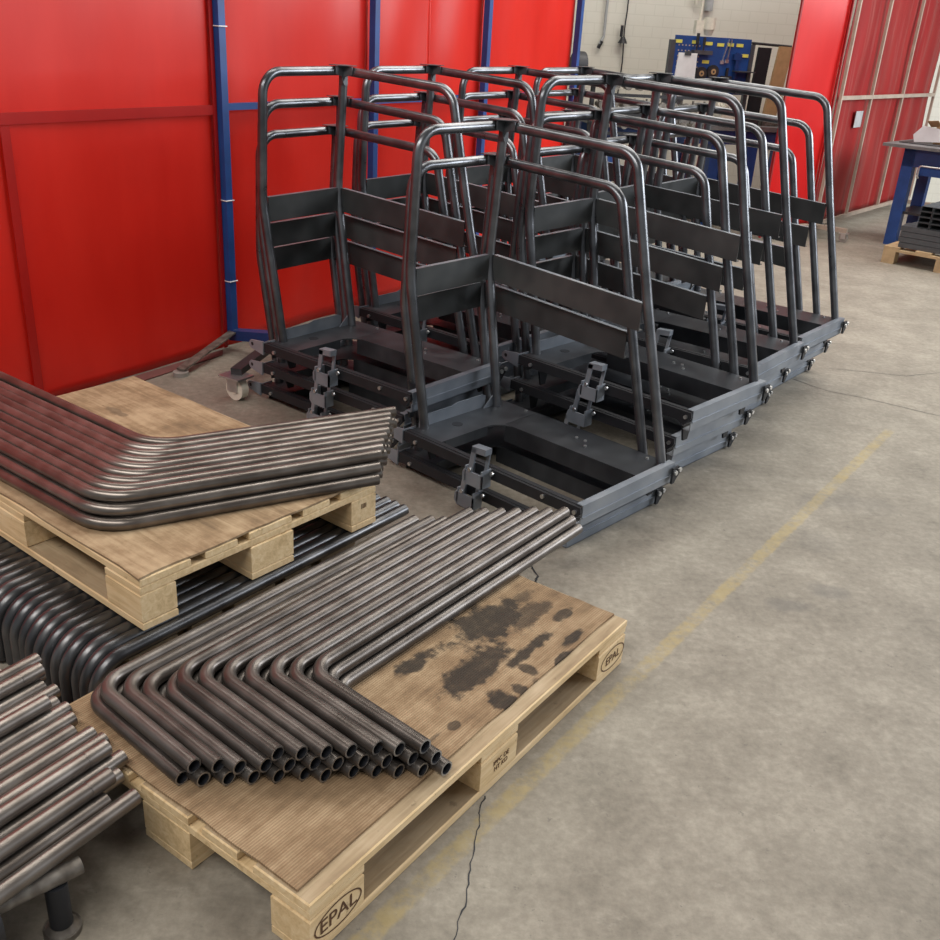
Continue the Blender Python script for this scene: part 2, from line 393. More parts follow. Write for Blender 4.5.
def make_sheet(label, loc, rz, mat, x0, x1, y0, y1, th, ragged):
    pts = []
    def edge(p, q, n):
        for k in range(n):
            f = k / n; x = p[0] + (q[0] - p[0]) * f; y = p[1] + (q[1] - p[1]) * f
            j = random.uniform(0, ragged) if 0 < k else 0
            dx, dy = q[0] - p[0], q[1] - p[1]; l = math.hypot(dx, dy); pts.append((x - dy / l * j, y + dx / l * j))
    c = [(x0, y0), (x1, y0), (x1, y1), (x0, y1)]
    for i in range(4): edge(c[i], c[(i + 1) % 4], 14)
    return tag(MB().prism(pts, 2, 0, th).build('cover_sheet', mat, None, loc, rz), label, 'sheet')

P1 = dict(loc=(-.233, 1.23, 0), rz=R(55.4))
pal1, bl1 = make_pallet('pale wooden pallet on the floor carrying tubes with an oil-stained top', P1['loc'], P1['rz'], 'wood')
stamp(bl1[0, 0], 'EPAL', .047, 'front', (.002, -.0508, .0), True, 0)
stamp(bl1[2, 0], 'EPAL', .036, 'front', (.01, -.0508, -.004), True, 0)
stamp(bl1[1, 0], 'IPPC DE\nHT KD', .018, 'front', (.008, -.0508, .0), False)
stains = [(.93, .27, .16, .085, 1), (1.02, .21, .10, .05, .8), (.66, .30, .075, .03, 1), (.74, .17, .13, .06, 1), (.90, .12, .15, .022, 1), (1.02, .065, .06, .018, 1),
          (.69, .06, .035, .06, 1), (.75, .045, .02, .045, .9), (.92, .035, .05, .018, 1), (.83, .08, .02, .035, .9), (1.09, .14, .05, .02, .9), (.545, .09, .02, .012, .8), (.47, .10, .035, .006, .6), (1.1, .27, .05, .03, .6), (.8, .02, .02, .03, .7)]
M['sheet1'] = sheet_mat('ribbed_board', stains, True)
make_sheet('ribbed brown board with dark oil stains lying on the floor pallet', (-.233, 1.23, .144), P1['rz'], 'sheet1', .006, 1.192, .036, .79, .006, .006)

P3o = Vector((-.233, 1.23, 0)) + dirv(55.4) * .235 + dirv(145.4) * .835
pal3, _ = make_pallet('low wooden pallet buried beneath the dark tubes and the upper pallet', tuple(P3o), R(145.4), 'wood_old', True)
M['sheet3'] = sheet_mat('plain_board', [], False, (.7, .65, .6))
make_sheet('plain board between the lowest pallet and its dark tubes', (P3o.x, P3o.y, .144), R(145.4), 'sheet3', .01, 1.19, -.79, -.01, .015, .003)

P2 = dict(loc=(-.757, 1.942, .197), rz=R(142.8))
pal2, bl2 = make_pallet('pale wooden pallet stacked on a row of dark tubes', P2['loc'], P2['rz'], 'wood', True)
stamp(bl2[0, 2], 'IIII', .022, 'end', (-.0733, 0, .012), False)
M['sheet2'] = sheet_mat('thin_plywood', [(.25, -.6, .05, .03, .5), (.8, -.3, .1, .02, .5), (.5, -.15, .05, .03, .4), (.95, -.55, .06, .02, .5)], False, (.92, .93, .93))
s2 = make_sheet('thin brown plywood sheet with worn edges on the raised pallet', (-.757, 1.942, .197 + .144), P2['rz'], 'sheet2', .0, 1.2, -.79, .004, .006, .008)

# ------------------------------------------------------------------ bent tubes
TR = .0168
def bent(name, e, c, l, rad, mat, r=TR):
    """mesh of a bent tube, origin at the bend corner"""
    c = Vector(c); path = fillet([Vector(e) - c, Vector((0, 0, 0)), Vector(l) - c], [rad], 9)
    return MB().tube(path, r, 16, hollow=r * .78, depth=.10).mesh(name, [mat, 'bore', 'rim'])
G1 = 'bent tubes stacked in three layers on the oil-stained pallet'
e = Vector((-.009, 1.570, 0)); sd = dirv(-39.5); ldv = dirv(54.3)
me1 = bent('bent_tube', sd * .36, (0, 0, 0), ldv * 1.085, .062, 'tube_dark')
c0 = e - sd * .36; stp = Vector((-.0481, -.0071, 0))
for layer, lo, cnt in ((0, 0, 12), (1, .5, 11), (2, 1, 7)):
    for i in range(cnt):
        j = random.uniform(-.006, .006)
        p = c0 + stp * (lo + i) + Vector((0, 0, .150 + TR + layer * .0292)) + ldv * j
        o = put('bent_tube', me1, None, p, random.uniform(-.002, .002))
        tag(o, 'right-angled steel tube in the %s layer of the pile on the oil-stained pallet' % ['bottom', 'middle', 'top'][layer], 'tube', G1)
# raised pallet: wider-angled tubes
G2 = 'bent tubes stacked on the raised pallet'
zb = .197 + .144 + .006 + TR
rdv = dirv(31.2); ldv2 = dirv(144.2); cc = Vector((-.919, 2.135, 0)); st2 = Vector((0, .0432, 0))
me2 = bent('bent_tube', ldv2 * .97, (0, 0, 0), rdv * .765, .13, 'tube')
for layer, lo, cnt in ((0, 0, 11), (1, .5, 10), (2, 1, 9)):
    for i in range(cnt):
        p = cc + st2 * (lo + i) + Vector((0, 0, zb + layer * .0292)) + rdv * random.uniform(-.004, .010) * (1 if i else 0)
        o = put('bent_tube', me2, None, p, random.uniform(-.002, .002))
        tag(o, 'wide-angled steel tube in the %s layer of the pile on the raised pallet' % ['bottom', 'middle', 'top'][layer], 'tube', G2)
# lower row: arms on the lowest pallet, legs hanging over its end
G3 = 'hooked tubes under the raised pallet'
adv = dirv(54.6); pdv = dirv(144.6)
me3 = bent('hooked_tube', (0, 0, -.165), (0, 0, 0), adv * 1.10, .13, 'hook_tube', .0185)
f0 = Vector((-.835, 1.815, .159 + .0185))
for k in range(24):
    p = f0 + pdv * (.0378 * k) + adv * random.uniform(-.006, .006)
    o = put('hooked_tube', me3, None, p)
    tag(o, 'dark tube hooked down at its end, lying under the raised pallet', 'tube', G3)

# ------------------------------------------------------------------ straight tubes on the pipe rack
G4 = 'straight tubes on the low pipe rack'
ends = [((-1.055, 1.835), 0), ((-.923, 1.764), 1), ((-.95, 1.808), 0), ((-.885, 1.75), 0), ((-.839, 1.666), 1), ((-.847, 1.735), 0), ((-.797, 1.604), 1), ((-.813, 1.671), 0),
        ((-.773, 1.658), 0), ((-.705, 1.544), 1), ((-.736, 1.601), 0), ((-.649, 1.505), 1), ((-.674, 1.528), 0), ((-.673, 1.480), 0), ((-.624, 1.484), 0)]
SR = .0172
tdir = dirv(59)
me4 = MB().tube([(0, 0, 0), tdir * -.03, tdir * -.045, tdir * -1.25], SR, 16, hollow=SR * .8, depth=.08).mesh('straight_tube', ['tube', 'bore', 'rim'])
# sleeve variant with a swaged end
b4 = MB().tube([(0, 0, 0), tdir * -1.25], SR, 16, hollow=SR * .8, depth=.08); b4.tube([tdir * .001, tdir * -.05], SR * 1.05, 16, hollow=SR * .85, depth=.02)
me4b = b4.mesh('straight_tube', ['tube', 'bore', 'rim'])
endpts = []
for (xy, lay) in ends:
    kf = 1.40 / (1.37 if lay else 1.45); xy = (xy[0] * kf, xy[1] * kf)   # all to the height of the tube row
    endpts.append((-xy[0] * math.sin(R(59)) + xy[1] * math.cos(R(59)), xy[0] * math.cos(R(59)) + xy[1] * math.sin(R(59))))
endpts.sort()
def straight(pr, al, z, sw, lb='bare steel straight tube lying in the row on the low pipe rack'):
    n = dirv(149); p = n * pr + tdir * al + Vector((0, 0, z))
    return tag(put('straight_tube', me4b if sw else me4, None, p), lb, 'tube', G4)
STEP = 2 * SR + .0016
for k in range(17):
    pr_ = 1.262 + STEP * k
    near = min(endpts, key=lambda q: abs(q[0] - pr_)); al = near[1] + [0, -.012, .008][k % 3]
    straight(pr_, al, .1515 + SR, False)
for k, da in ((1, .03), (3, .05), (9, .02), (12, .03), (13, .05)):
    pr_ = 1.262 + STEP * (k + .5)
    near = min(endpts, key=lambda q: abs(q[0] - pr_)); straight(pr_, near[1] - .055 + da, .1515 + SR + STEP * .868, k in (1, 3, 12), 'loose steel straight tube resting on top of the row on the low pipe rack')

# pipe rack: feet, cross pipes, end plate
rack = thing('pipe_rack', 'low worn steel pipe rack with round foot under the straight tubes', 'rack', (-.722, 1.240, 0), R(43))
MB().cyl((.032, 0, 0), (.032, 0, .012), .034, 20).cyl((.032, 0, .012), (.032, 0, .022), .030, 20, r1=.022).build('foot_plate', 'worn_pipe', rack)
MB().tube([(.032, 0, .02), (.032, 0, .120)], .0205, 16).build('post', 'black_steel', rack)
MB().tube([(-.75, .0, .134), (.080, .0, .134)], .0165, 16, hollow=.013, depth=.05).build('crossbar', ['worn_pipe', 'bore', 'worn_pipe'], rack)
MB().cyl((-.115, -.004, .115), (-.07, -.004, .115), .042, 20).build('collar', 'dark', rack)
for yy in (.13,):
    MB().tube([(-.2, .10, .1325), (.10, .62, .1325)], .0185, 12).build('bearer', 'worn_pipe', rack)
MB().tube([(.02, .48, 0), (.02, .48, .118)], .02, 12).build('post', 'black_steel', rack)
MB().cyl((.02, .48, 0), (.02, .48, .012), .034, 16).build('foot_plate', 'worn_pipe', rack)

# ------------------------------------------------------------------ cage carts
CR = .0180
C_TOP = (0, .849, 1.038); R_B = (0, .266, 1.012); L_B = (-.425, .849, 1.031)
MIDZ = .55
C_MID = (-.012, .868, MIDZ); C_F = (-.035, .752, -.012)
L_MID = (-.432, .862, MIDZ); L_F = (-.424, .762, -.03)
R_MID = (0, .150, MIDZ); R_F = (0, .0, -.012)
H0 = .080
PM = {}
PM['cage_hoop_back'] = MB().tube(fillet([R_F, R_MID, R_B, C_TOP], [.6, .085], 8), CR, 14).mesh('hoop', 'cage_tube')
PM['cage_hoop_side'] = MB().tube(fillet([L_F, L_MID, L_B, C_TOP], [.5, .085], 8), CR, 14).mesh('hoop', 'cage_tube')
PM['corner_post'] = MB().tube(fillet([C_F, C_MID, (0, .850, 1.0)], [.6], 8), CR, 14).mesh('corner_post', 'cage_tube')
# gusset wrapped round the top corner
gz = 1.038
gus = MB()
gus.prism([(.775, gz + .018), (.85, gz + .020), (.85, gz - .055), (.832, gz - .055), (.815, gz - .020), (.775, gz - .012)], 0, -.0250, -.0210)
gus.prism([(-.065, gz + .018), (.0, gz + .020), (.0, gz - .055), (-.020, gz - .055), (-.034, gz - .020), (-.065, gz - .012)], 1, .8240, .8280)
gus.prism([(-.050, .800), (-.02, .775), (.018, .79), (.018, .868), (-.065, .868), (-.065, .826)], 2, gz + .0195, gz + .0225)
PM['gusset'] = gus.mesh('gusset', 'gusset')
# boards: folded sheet, face plus returned lips
def board(p0, p1, hgt, nrm, mat):
    """p0,p1 top edge ends; nrm = outward offset direction"""
    p0, p1, n = Vector(p0), Vector(p1), Vector(nrm); dz = Vector((0, 0, -hgt)); b = MB(); t = .004; lip = .022
    def slab(a, bb, c, d, th, mi=0): b.add([a, bb, c, d, a + th, bb + th, c + th, d + th], [(3, 2, 1, 0), (4, 5, 6, 7), (0, 1, 5, 4), (1, 2, 6, 5), (2, 3, 7, 6), (3, 0, 4, 7)], mi=mi)
    slab(p0, p1, p1 + dz, p0 + dz, n * t)
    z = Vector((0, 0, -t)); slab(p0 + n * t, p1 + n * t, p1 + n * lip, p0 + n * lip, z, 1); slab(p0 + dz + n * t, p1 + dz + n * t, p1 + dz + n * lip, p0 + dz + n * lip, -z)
    return b.mesh('board', [mat, 'plate_pale'])  # pale top lip puts a thin edge highlight into the colour
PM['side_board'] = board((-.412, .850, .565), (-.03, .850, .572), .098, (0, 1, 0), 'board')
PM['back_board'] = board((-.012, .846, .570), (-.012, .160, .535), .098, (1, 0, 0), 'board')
# base
ep = MB(); ep.box(-.50, .035, -.034, -.030, -.042, 0); ep.box(-.50, .035, -.030, -.008, -.003, 0); ep.box(-.50, .035, -.038, -.030, -.046, -.042); ep.box(-.50, .035, -.030, -.026, -H0, -.046); ep.box(-.50, .035, -.030, 0, -H0, -H0 + .003)
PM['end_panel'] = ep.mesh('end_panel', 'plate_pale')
fr = MB(); fr.prism([(-.030, -.006), (.79, -.006), (.79, -.044), (.03, -.044), (-.006, -.060), (-.034, -.026)], 0, -.512, -.500); fr.box(-.500, -.480, -.02, .78, -.010, -.004)
PM['front_rail'] = fr.mesh('front_rail', 'black_steel')
bp = MB(); bp.box(-.155, .032, -.008, .60, -.014, -.010); bp.box(-.155, -.151, -.008, .60, -H0, -.014); bp.box(.028, .032, -.008, .76, -H0, -.014)
PM['back_plate'] = bp.mesh('back_plate', 'plate')
arc = [(-.155 - .07 + .07 * math.sin(a), .63 - .07 + .07 * math.cos(a)) for a in [k * math.pi / 12 for k in range(7)]]
sp = MB()
poly = [(-.47, .63)] + arc + [(-.155, .60), (.032, .60), (.032, .785), (-.47, .785)]
poly = [(-.47, .63)] + arc[:-1] + [(-.155, .57), (-.155, .602), (.032, .602), (.032, .785), (-.47, .785)]
sp.prism(poly, 2, -.0145, -.0105)
sp.prism([(-.47, -.0145), (.032, -.0145), (.032, -H0), (-.47, -H0)], 1, .781, .785)
sp.prism([(-.45, -.0145), (-.225, -.0145), (-.225, -.05), (-.45, -.05)], 1, .630, .634)
PM['side_plate'] = sp.mesh('side_plate', 'plate')
lp = MB().prism([(-.44, -.0105), (-.08, -.0105), (-.08, .036), (-.10, .044), (-.24, .044), (-.27, .036), (-.44, .036)], 1, .776, .780).prism([(-.10, -.0105), (-.05, -.0105), (-.05, .034)], 1, .764, .768)
PM['upright_lip'] = lp.mesh('upright_lip', 'plate_pale')
ho = MB().cyl((-.30, .715, -.0108), (-.30, .715, -.0098), .021, 16); PM['drain_hole'] = ho.mesh('drain_hole', 'black_steel')
lug = MB().prism([(.785, .002), (.862, -.006), (.872, -.016), (.872, -.032), (.86, -.042), (.785, -.056)], 0, -.517, -.511); lug.cyl((-.5175, .852, -.022), (-.5165, .852, -.022), .008, 10, mi=1)
lug.box(-.511, -.45, .785, .789, -.05, -.002)
PM['lug'] = lug.mesh('lug', ['plate_pale', 'black_steel'])
hb = MB(); B0 = .388
hb.prism([(B0 - .040, -.020), (B0 + .045, -.020), (B0 + .050, -.030), (B0 + .050, -.056), (B0 + .038, -.070), (B0 - .040, -.070)], 0, -.560, -.554)
hb.box(-.560, -.512, B0 - .040, B0 - .034, -.070, -.004); hb.box(-.560, -.512, B0 + .034, B0 + .040, -.060, -.004)
hb.prism([(B0 - .022, -.020), (B0 + .028, -.020), (B0 + .012, .074), (B0 - .036, .074)], 0, -.557, -.552) if False else None
hb.prism([(B0 + .012, -.022), (B0 + .030, -.022), (B0 + .016, .070), (B0 - .004, .070)], 0, -.556, -.550)
hb.prism([(B0 - .034, -.022), (B0 - .020, -.022), (B0 - .034, .076), (B0 - .046, .076)], 0, -.530, -.524)
hb.prism([(B0 - .046, .056), (B0 + .018, .052), (B0 + .016, .074), (B0 - .046, .078)], 0, -.556, -.524)
PM['hitch_bracket'] = hb.mesh('hitch_bracket', 'plate_pale')
PM['bolt'] = MB().cyl((0, 0, 0), (0, -.007, 0), .0085, 10).mesh('bolt', 'bolt')
PM['bolt_front'] = MB().cyl((0, 0, 0), (-.007, 0, 0), .0075, 10).mesh('bolt', 'bolt')
PM['bolt_top'] = MB().cyl((0, 0, 0), (0, 0, .005), .006, 8).mesh('bolt', 'bolt')
PM['end_bracket'] = MB().prism([(.008, -.014), (.046, -.014), (.058, -.022), (.058, -.034), (.022, -.074), (.008, -.074)], 1, -.048, -.040).mesh('end_bracket', 'black_steel')
PM['spacer'] = MB().prism([(-.03, 0), (.03, 0), (.014, -.07), (-.014, -.07)], 1, -.004, .004).mesh('spacer_foot', 'black_steel')

def make_cart(spacers, gap):
    root = put('cage_cart', None)
    for nm, key in (('back_hoop', 'cage_hoop_back'), ('side_hoop', 'cage_hoop_side'), ('corner_post', 'corner_post'), ('gusset', 'gusset'), ('side_board', 'side_board'), ('back_board', 'back_board'),
                    ('end_panel', 'end_panel'), ('front_rail', 'front_rail'), ('back_plate', 'back_plate'), ('side_plate', 'side_plate'), ('lug', 'lug'), ('hitch_bracket', 'hitch_bracket'), ('end_bracket', 'end_bracket')):
        o = put(nm, PM[key], root)
        if nm == 'side_plate': put('upright_lip', PM['upright_lip'], o); put('drain_hole', PM['drain_hole'], o)
        if nm == 'end_bracket':
            put('bolt', PM['bolt'], o, (.046, -.048, -.026)); put('bolt', PM['bolt'], o, (.020, -.048, -.032))
        if nm == 'front_rail':
            put('bolt', PM['bolt_front'], o, (-.512, -.012, -.026)); put('bolt', PM['bolt_front'], o, (-.512, .12, -.020)); put('bolt', PM['bolt_front'], o, (-.512, .72, -.030))
        if nm == 'hitch_bracket':
            put('bolt', PM['bolt_front'], o, (-.556, B0 + .018, -.012)); put('bolt', PM['bolt_front'], o, (-.524, B0 - .055, -.014))
        if nm == 'back_plate':
            for x, y in ((-.05, .30), (-.05, .34), (-.09, .27), (.0, .06), (.01, .64)): put('bolt', PM['bolt_top'], o, (x, y, -.010))
    if spacers:
        for x, y in ((-.44, .02), (-.02, .02), (-.40, .74)):
            q = put('spacer_foot', PM['spacer'], root, (x, y, -H0)); q.scale = (1, 1, gap / .07)
    return root
piles = [  # x, y, yaw, level step, count, phrase
    (.674, 3.146, 48.4, .131, 2, 'the two-high stack beside the tube pallets'),
    (1.095, 3.651, 47.5, .143, 3, 'the second stack along the open floor'),
    (1.414, 4.233, 52.6, .143, 3, 'the third stack along the open floor'),
    (1.783, 4.798, 51.9, .132, 3, 'the farthest stack along the open floor'),
    (.050, 3.768, 52.2, .126, 3, 'the first stack along the red curtain'),
    (.362, 4.379, 51.5, .126, 3, 'the second stack along the red curtain'),
    (.763, 4.937, 49.2, .126, 3, 'the third stack along the red curtain'),
    (1.15, 5.53, 48.9, .126, 3, 'the last stack along the red curtain')]
DA, DB = .056, .082
protoA = make_cart(True, .055); protoB = make_cart(False, 0); usedA = usedB = False
for (x, y, yaw, s_, n_, ph) in piles:
    for lev in range(n_):      # 0 = bottom
        k = n_ - 1 - lev
        if lev == 0:
            o = protoB if not usedB else copy_tree(protoB); usedB = True
        else:
            o = protoA if not usedA else copy_tree(protoA); usedA = True
        a, b = DA * k, DB * k; c, sn = math.cos(R(yaw)), math.sin(R(yaw))
        o.location = (x + c * a - sn * b, y + sn * a + c * b, H0 + s_ * lev); o.rotation_euler = (0, 0, R(yaw + random.uniform(-.4, .4)))
        wd = ['bottom', 'top'][lev] if n_ == 2 else ['bottom', 'middle', 'top'][lev]
        tag(o, 'steel cage cart, %s of %s' % (wd, ph), 'cart', 'nested cage carts')
        if lev:
            for ch in o.children:
                if ch.name.startswith('spacer_foot'): ch.scale = (1, 1, (s_ - H0) / .07)

# ------------------------------------------------------------------ red curtain on its blue frame
CO = Vector((-1.273, 4.747, 0)); CA = R(58.27)
frame = thing('curtain_frame', 'blue steel frame with square posts carrying the red vinyl curtain', 'frame', tuple(CO), CA)
def fpost(x, y0): MB().box(x - .02, x + .02, y0, y0 + .04, 0.05, 2.5).build('post', 'blue', frame)
for x in (0, 1.115, 2.24, 3.46): fpost(x, -.05)
fpost(-1.09, .06); fpost(-2.6, .06)
for x0, x1 in ((.02, 1.095), (1.135, 2.22), (2.26, 3.44)): MB().box(x0, x1, -.045, -.02, 1.145, 1.175).build('rail', 'blue', frame)
MB().box(-2.58, -1.11, .065, .09, 1.13, 1.175).build('rail', 'blue', frame); MB().box(-1.07, .0, .065, .09, 1.13, 1.175).build('rail', 'blue', frame)
MB().box(-2.6, 3.46, -.05, .09, 2.46, 2.5).build('top_rail', 'blue', frame)
def loc_c(x, y):  # world xy -> frame local
    d = Vector((x, y, 0)) - CO; return (d.x * math.cos(CA) + d.y * math.sin(CA), -d.x * math.sin(CA) + d.y * math.cos(CA))
fx, fy = loc_c(-1.055, 4.03); hx, hy = loc_c(-.96, 4.60); lgx, lgy = loc_c(-1.38, 4.28)
MB().obox((0, -.03, .075), (hx, hy, .115), .06, .05).build('foot_bar', 'blue_dark', frame)
MB().obox((hx, hy, .125), (fx, fy, .125), .05, .03).build('foot_bar', 'dark', frame)
MB().obox((0, -.05, .10), (lgx, lgy, .03), .045, .008).build('stay', 'worn_pipe', frame)
MB().cyl((lgx, lgy, .0), (lgx, lgy, .02), .035, 16).build('stay_pad', 'rubber', frame)
cs = MB().box(fx - .05, fx + .05, fy - .06, fy + .06, .103, .111); cs.box(fx - .028, fx - .024, fy - .03, fy + .03, .04, .104); cs.box(fx + .024, fx + .028, fy - .03, fy + .03, .04, .104)
cst = cs.build('caster', 'bolt', frame)
MB().cyl((fx - .02, fy - .005, .05), (fx + .02, fy - .005, .05), .05, 22).cyl((fx - .024, fy - .005, .05), (fx + .024, fy - .005, .05), .022, 14).build('wheel', 'cream', cst)
def curtain(name, label, x0, x1, y, z0, z1, amp, seed, mat, parent_loc, rz, nx=60, nz=40, cat='curtain', group=None):
    rs = random.Random(seed); ph = [rs.uniform(0, 6.28) for _ in range(8)]; k = [rs.uniform(4, 22) for _ in range(8)]
    def dsp(x, z):
        v = 0
        for i in range(5): v += math.sin(k[i] * x + ph[i] + 1.1 * math.sin(z * (1.1 + i * .5) + ph[i])) / (1.4 + i)
        v += .5 * math.sin(7 * z + 3 * x + ph[5]) + .35 * math.sin(11 * x - 5 * z + ph[6])
        return amp * v * .4
    b = MB(); vs = []
    for j in range(nz + 1):
        for i in range(nx + 1):
            x = x0 + (x1 - x0) * i / nx; z = z0 + (z1 - z0) * j / nz; vs.append((x, y + dsp(x, z), z))
    b.add(vs, [(j * (nx + 1) + i, j * (nx + 1) + i + 1, (j + 1) * (nx + 1) + i + 1, (j + 1) * (nx + 1) + i) for j in range(nz) for i in range(nx)], True)
    o = b.build(name, mat, None, parent_loc, rz); md = o.modifiers.new('thick', 'SOLIDIFY'); md.thickness = .003
    return tag(o, label, cat, group)
cl = tuple(CO)
cw = curtain('vinyl_curtain', 'wide red vinyl curtain panel left of the blue post, behind the raised pallet', -3.2, -.022, -.002, .006, 2.44, .008, 3, 'curtain', cl, CA, 90, 50)
curtain('vinyl_curtain', 'red vinyl curtain panel behind the first cart stacks, between two blue posts', -.024, 1.10, .014, .006, 2.44, .013, 11, 'curtain', cl, CA)
curtain('vinyl_curtain', 'narrow red vinyl curtain panel overlapping its neighbour at the middle blue bay', 1.102, 1.68, .016, .006, 2.44, .017, 17, 'curtain', cl, CA, 40)
curtain('vinyl_curtain', 'narrow creased red vinyl curtain panel next to the third blue post', 1.684, 2.237, .010, .006, 2.44, .019, 23, 'curtain', cl, CA, 40)
curtain('vinyl_curtain', 'red vinyl curtain panel ending at the blue post before the white wall', 2.238, 3.45, .014, .006, 2.44, .013, 29, 'curtain', cl, CA)
for z in (.35, .74, 1.5, 1.9):
    tag(MB().tube([(-.024, -.054, z), (.024, -.054, z), (.024, -.006, z), (-.024, -.006, z), (-.024, -.054, z)], .003, 6).build('cable_tie', 'white', None, cl, CA), 'white cable tie holding the curtain to its blue post', 'cable tie', 'cable ties on the blue post')
M['hem_bar_shade'] = curtain_mat('hem_and_bar_shade_vinyl', (.46, .010, .008), (.54, .016, .012), .2, 0)
MB().box(-3.1, -.03, -.0165, -.0125, 1.125, 1.168).build('bar_shade_strip', 'hem_bar_shade', cw); MB().box(-1.11, -1.072, -.0165, -.0125, .01, 1.12).build('bar_shade_strip', 'hem_bar_shade', cw)  # darker strips paint the shade of frame bars showing through the vinyl
MB().box(-.045, -.024, -.0185, -.0145, .01, 2.4).build('edge_hem', 'hem_bar_shade', cw)
M['flap'] = plain('dusty_flap', (.16, .06, .055), .7)
# skirt of the curtain lying on the floor
sk = MB().prism([(-1.6, -.13), (-.12, -.08), (-.06, -.02), (-1.6, -.02)], 2, .002, .006).build('floor_flap', 'flap', frame)

# ------------------------------------------------------------------ mobile red screen by the far wall
SO = Vector((3.014, 9.067, 0)); SA = R(52.3)
scr = thing('mobile_screen', 'dusty red welding screen with pale bars on casters, behind the workbench', 'screen', tuple(SO), SA)
for x in (-.14, .64, 1.55, 2.62): MB().box(x - .013, x + .013, -.045, -.02, .12, 2.5).build('upright', 'pale_bar', scr)
for z in (.13, 1.19, 2.45): MB().box(-.127, 2.607, -.0445, -.0205, z - .016, z + .016).build('crossbar', 'pale_bar', scr)
for x in (-.06, 2.5):
    MB().obox((x, -.30, .10), (x, .28, .10), .04, .04).build('foot', 'pale_bar', scr)
    for yy in (-.28, .26):
        c = MB().box(x - .03, x + .03, yy - .04, yy + .04, .075, .082).box(x - .021, x - .017, yy - .02, yy + .02, .03, .08).box(x + .017, x + .021, yy - .02, yy + .02, .03, .08).build('caster', 'bolt', scr)
        MB().cyl((x - .014, yy, .038), (x + .014, yy, .038), .038, 16).build('wheel', 'rubber', c)
curtain('vinyl_curtain', 'dusty dark red vinyl sheet stretched over the screen behind the workbench', -.14, 2.62, .01, .13, 2.45, .02, 41, 'curtain_dusty', tuple(SO), SA, 80)
tag(MB().box(.40, .58, -.010, -.006, .93, 1.07).build('tape_patch', 'tape', None, tuple(SO), SA), 'grey tape patch on the dusty red screen', 'tape')
sc2 = thing('side_screen', 'narrow bright red screen leaf standing beside the dusty red screen', 'screen', tuple(SO - dirv(52.3) * .15 - dirv(30) * .02), R(30))
MB().box(-.60, -.585, -.02, 0, .03, 2.5).build('upright', 'curtain_dusty', sc2); MB().box(-.03, -.02, -.02, 0, .03, 2.5).build('upright', 'curtain_dusty', sc2)
MB().box(-.60, 0, -.03, 0, 2.46, 2.5).build('crossbar', 'pale_bar', sc2); MB().box(-.585, -.03, -.03, 0, .10, .13).build('crossbar', 'pale_bar', sc2)
curtain('vinyl_curtain', 'bright red vinyl sheet on the narrow screen leaf', -.59, -.015, .012, .13, 2.45, .012, 43, 'curtain_bright', tuple(SO - dirv(52.3) * .15 - dirv(30) * .02), R(30), 40)

# ------------------------------------------------------------------ blue workbench on the right with its pallet of profiles
BO = Vector((3.40, 8.95, 0)); BA = R(-40)
wb = thing('workbench', 'blue steel workbench with grey top in front of the dusty red screen', 'workbench', tuple(BO), BA)
MB().box(0, 1.8, 0, .80, .83, .855).build('bench_top', 'slate', wb)
for x, y in ((.22, .12), (1.55, .12), (.22, .62), (1.55, .62)): MB().obox((x, y, 0), (x, y, .83), .10, .08, (0, 1, 0)).build('leg', 'blue', wb)
MB().box(.17, 1.6, .08, .16, .68, .83).build('apron', 'blue_dark', wb)
MB().box(.32, 1.5, .06, .10, .62, .70).build('drawer', 'blue', wb)
MB().tube(fillet([(.34, .06, .60), (.34, .03, .60), (.34, .03, .70), (.9, .03, .70), (.9, .06, .70)], [.01, .02, .01], 3), .008, 8).build('drawer_handle', 'bolt', wb)
MB().box(.2, 1.6, .1, .7, .28, .30).build('lower_shelf', 'dark', wb)
def box_carton(name, label, cat, loc, rz, sx, sy, sz, mat):
    b = MB().box(-sx / 2, sx / 2, -sy / 2, sy / 2, 0, sz); b.obox((-sx / 2, -sy / 2, sz), (-sx / 2 - .02, -sy / 2 - sx * .28, sz + .05), .003, sy * .5, (1, 0, 0))
    return tag(b.build(name, mat, None, loc, rz), label, cat)
bp_ = BO + dirv(-40) * .42 + dirv(50) * .50
box_carton('carton', 'small brown cardboard box on the blue workbench', 'box', (bp_.x, bp_.y, .861), BA, .26, .2, .14, 'card')
tag(MB().prism([(0, 0), (.24, .02), (.26, .12), (.05, .14), (-.02, .06)], 1, 0, .004).build('paper', 'white', None, tuple(BO + dirv(-40) * .14 + dirv(50) * .36 + Vector((0, 0, .862))), BA), 'crumpled white paper leaning on the workbench box', 'paper')
mt = BO + dirv(-40) * .06 + dirv(50) * .22
tag(MB().box(0, 1.2, 0, .5, 0, .006).build('bench_mat', 'dark', None, (mt.x, mt.y, .855), BA), 'dark mat covering the workbench top', 'mat')
QO = Vector((3.26, 8.06, 0))
fp = thing('small_pallet', 'small wooden pallet with grey profiles in front of the blue workbench', 'pallet', tuple(QO), BA)
for x in (0, .42, .86): MB().box(x, x + .10, 0, .10, 0, .10).build('block', 'wood_far', fp); MB().box(x, x + .10, .55, .65, 0, .10).build('block', 'wood_far', fp)
for x in (0, .25, .5, .75): MB().box(x, x + .12, 0, .65, .118, .136).build('top_board', 'wood_far', fp)
for y in (0, .55): MB().box(0, .96, y, y + .1, .10, .118).build('stringer_board', 'wood_far', fp)
pm = MB()
def profile(L, sx, sz, t=.004): 
    return MB().box(0, L, 0, sx, 0, t).box(0, L, 0, sx, sz - t, sz).box(0, L, 0, t, t, sz - t).box(0, L, sx - t, sx, t, sz - t)
pmesh = profile(.95, .10, .04).mesh('steel_profile', 'profile')
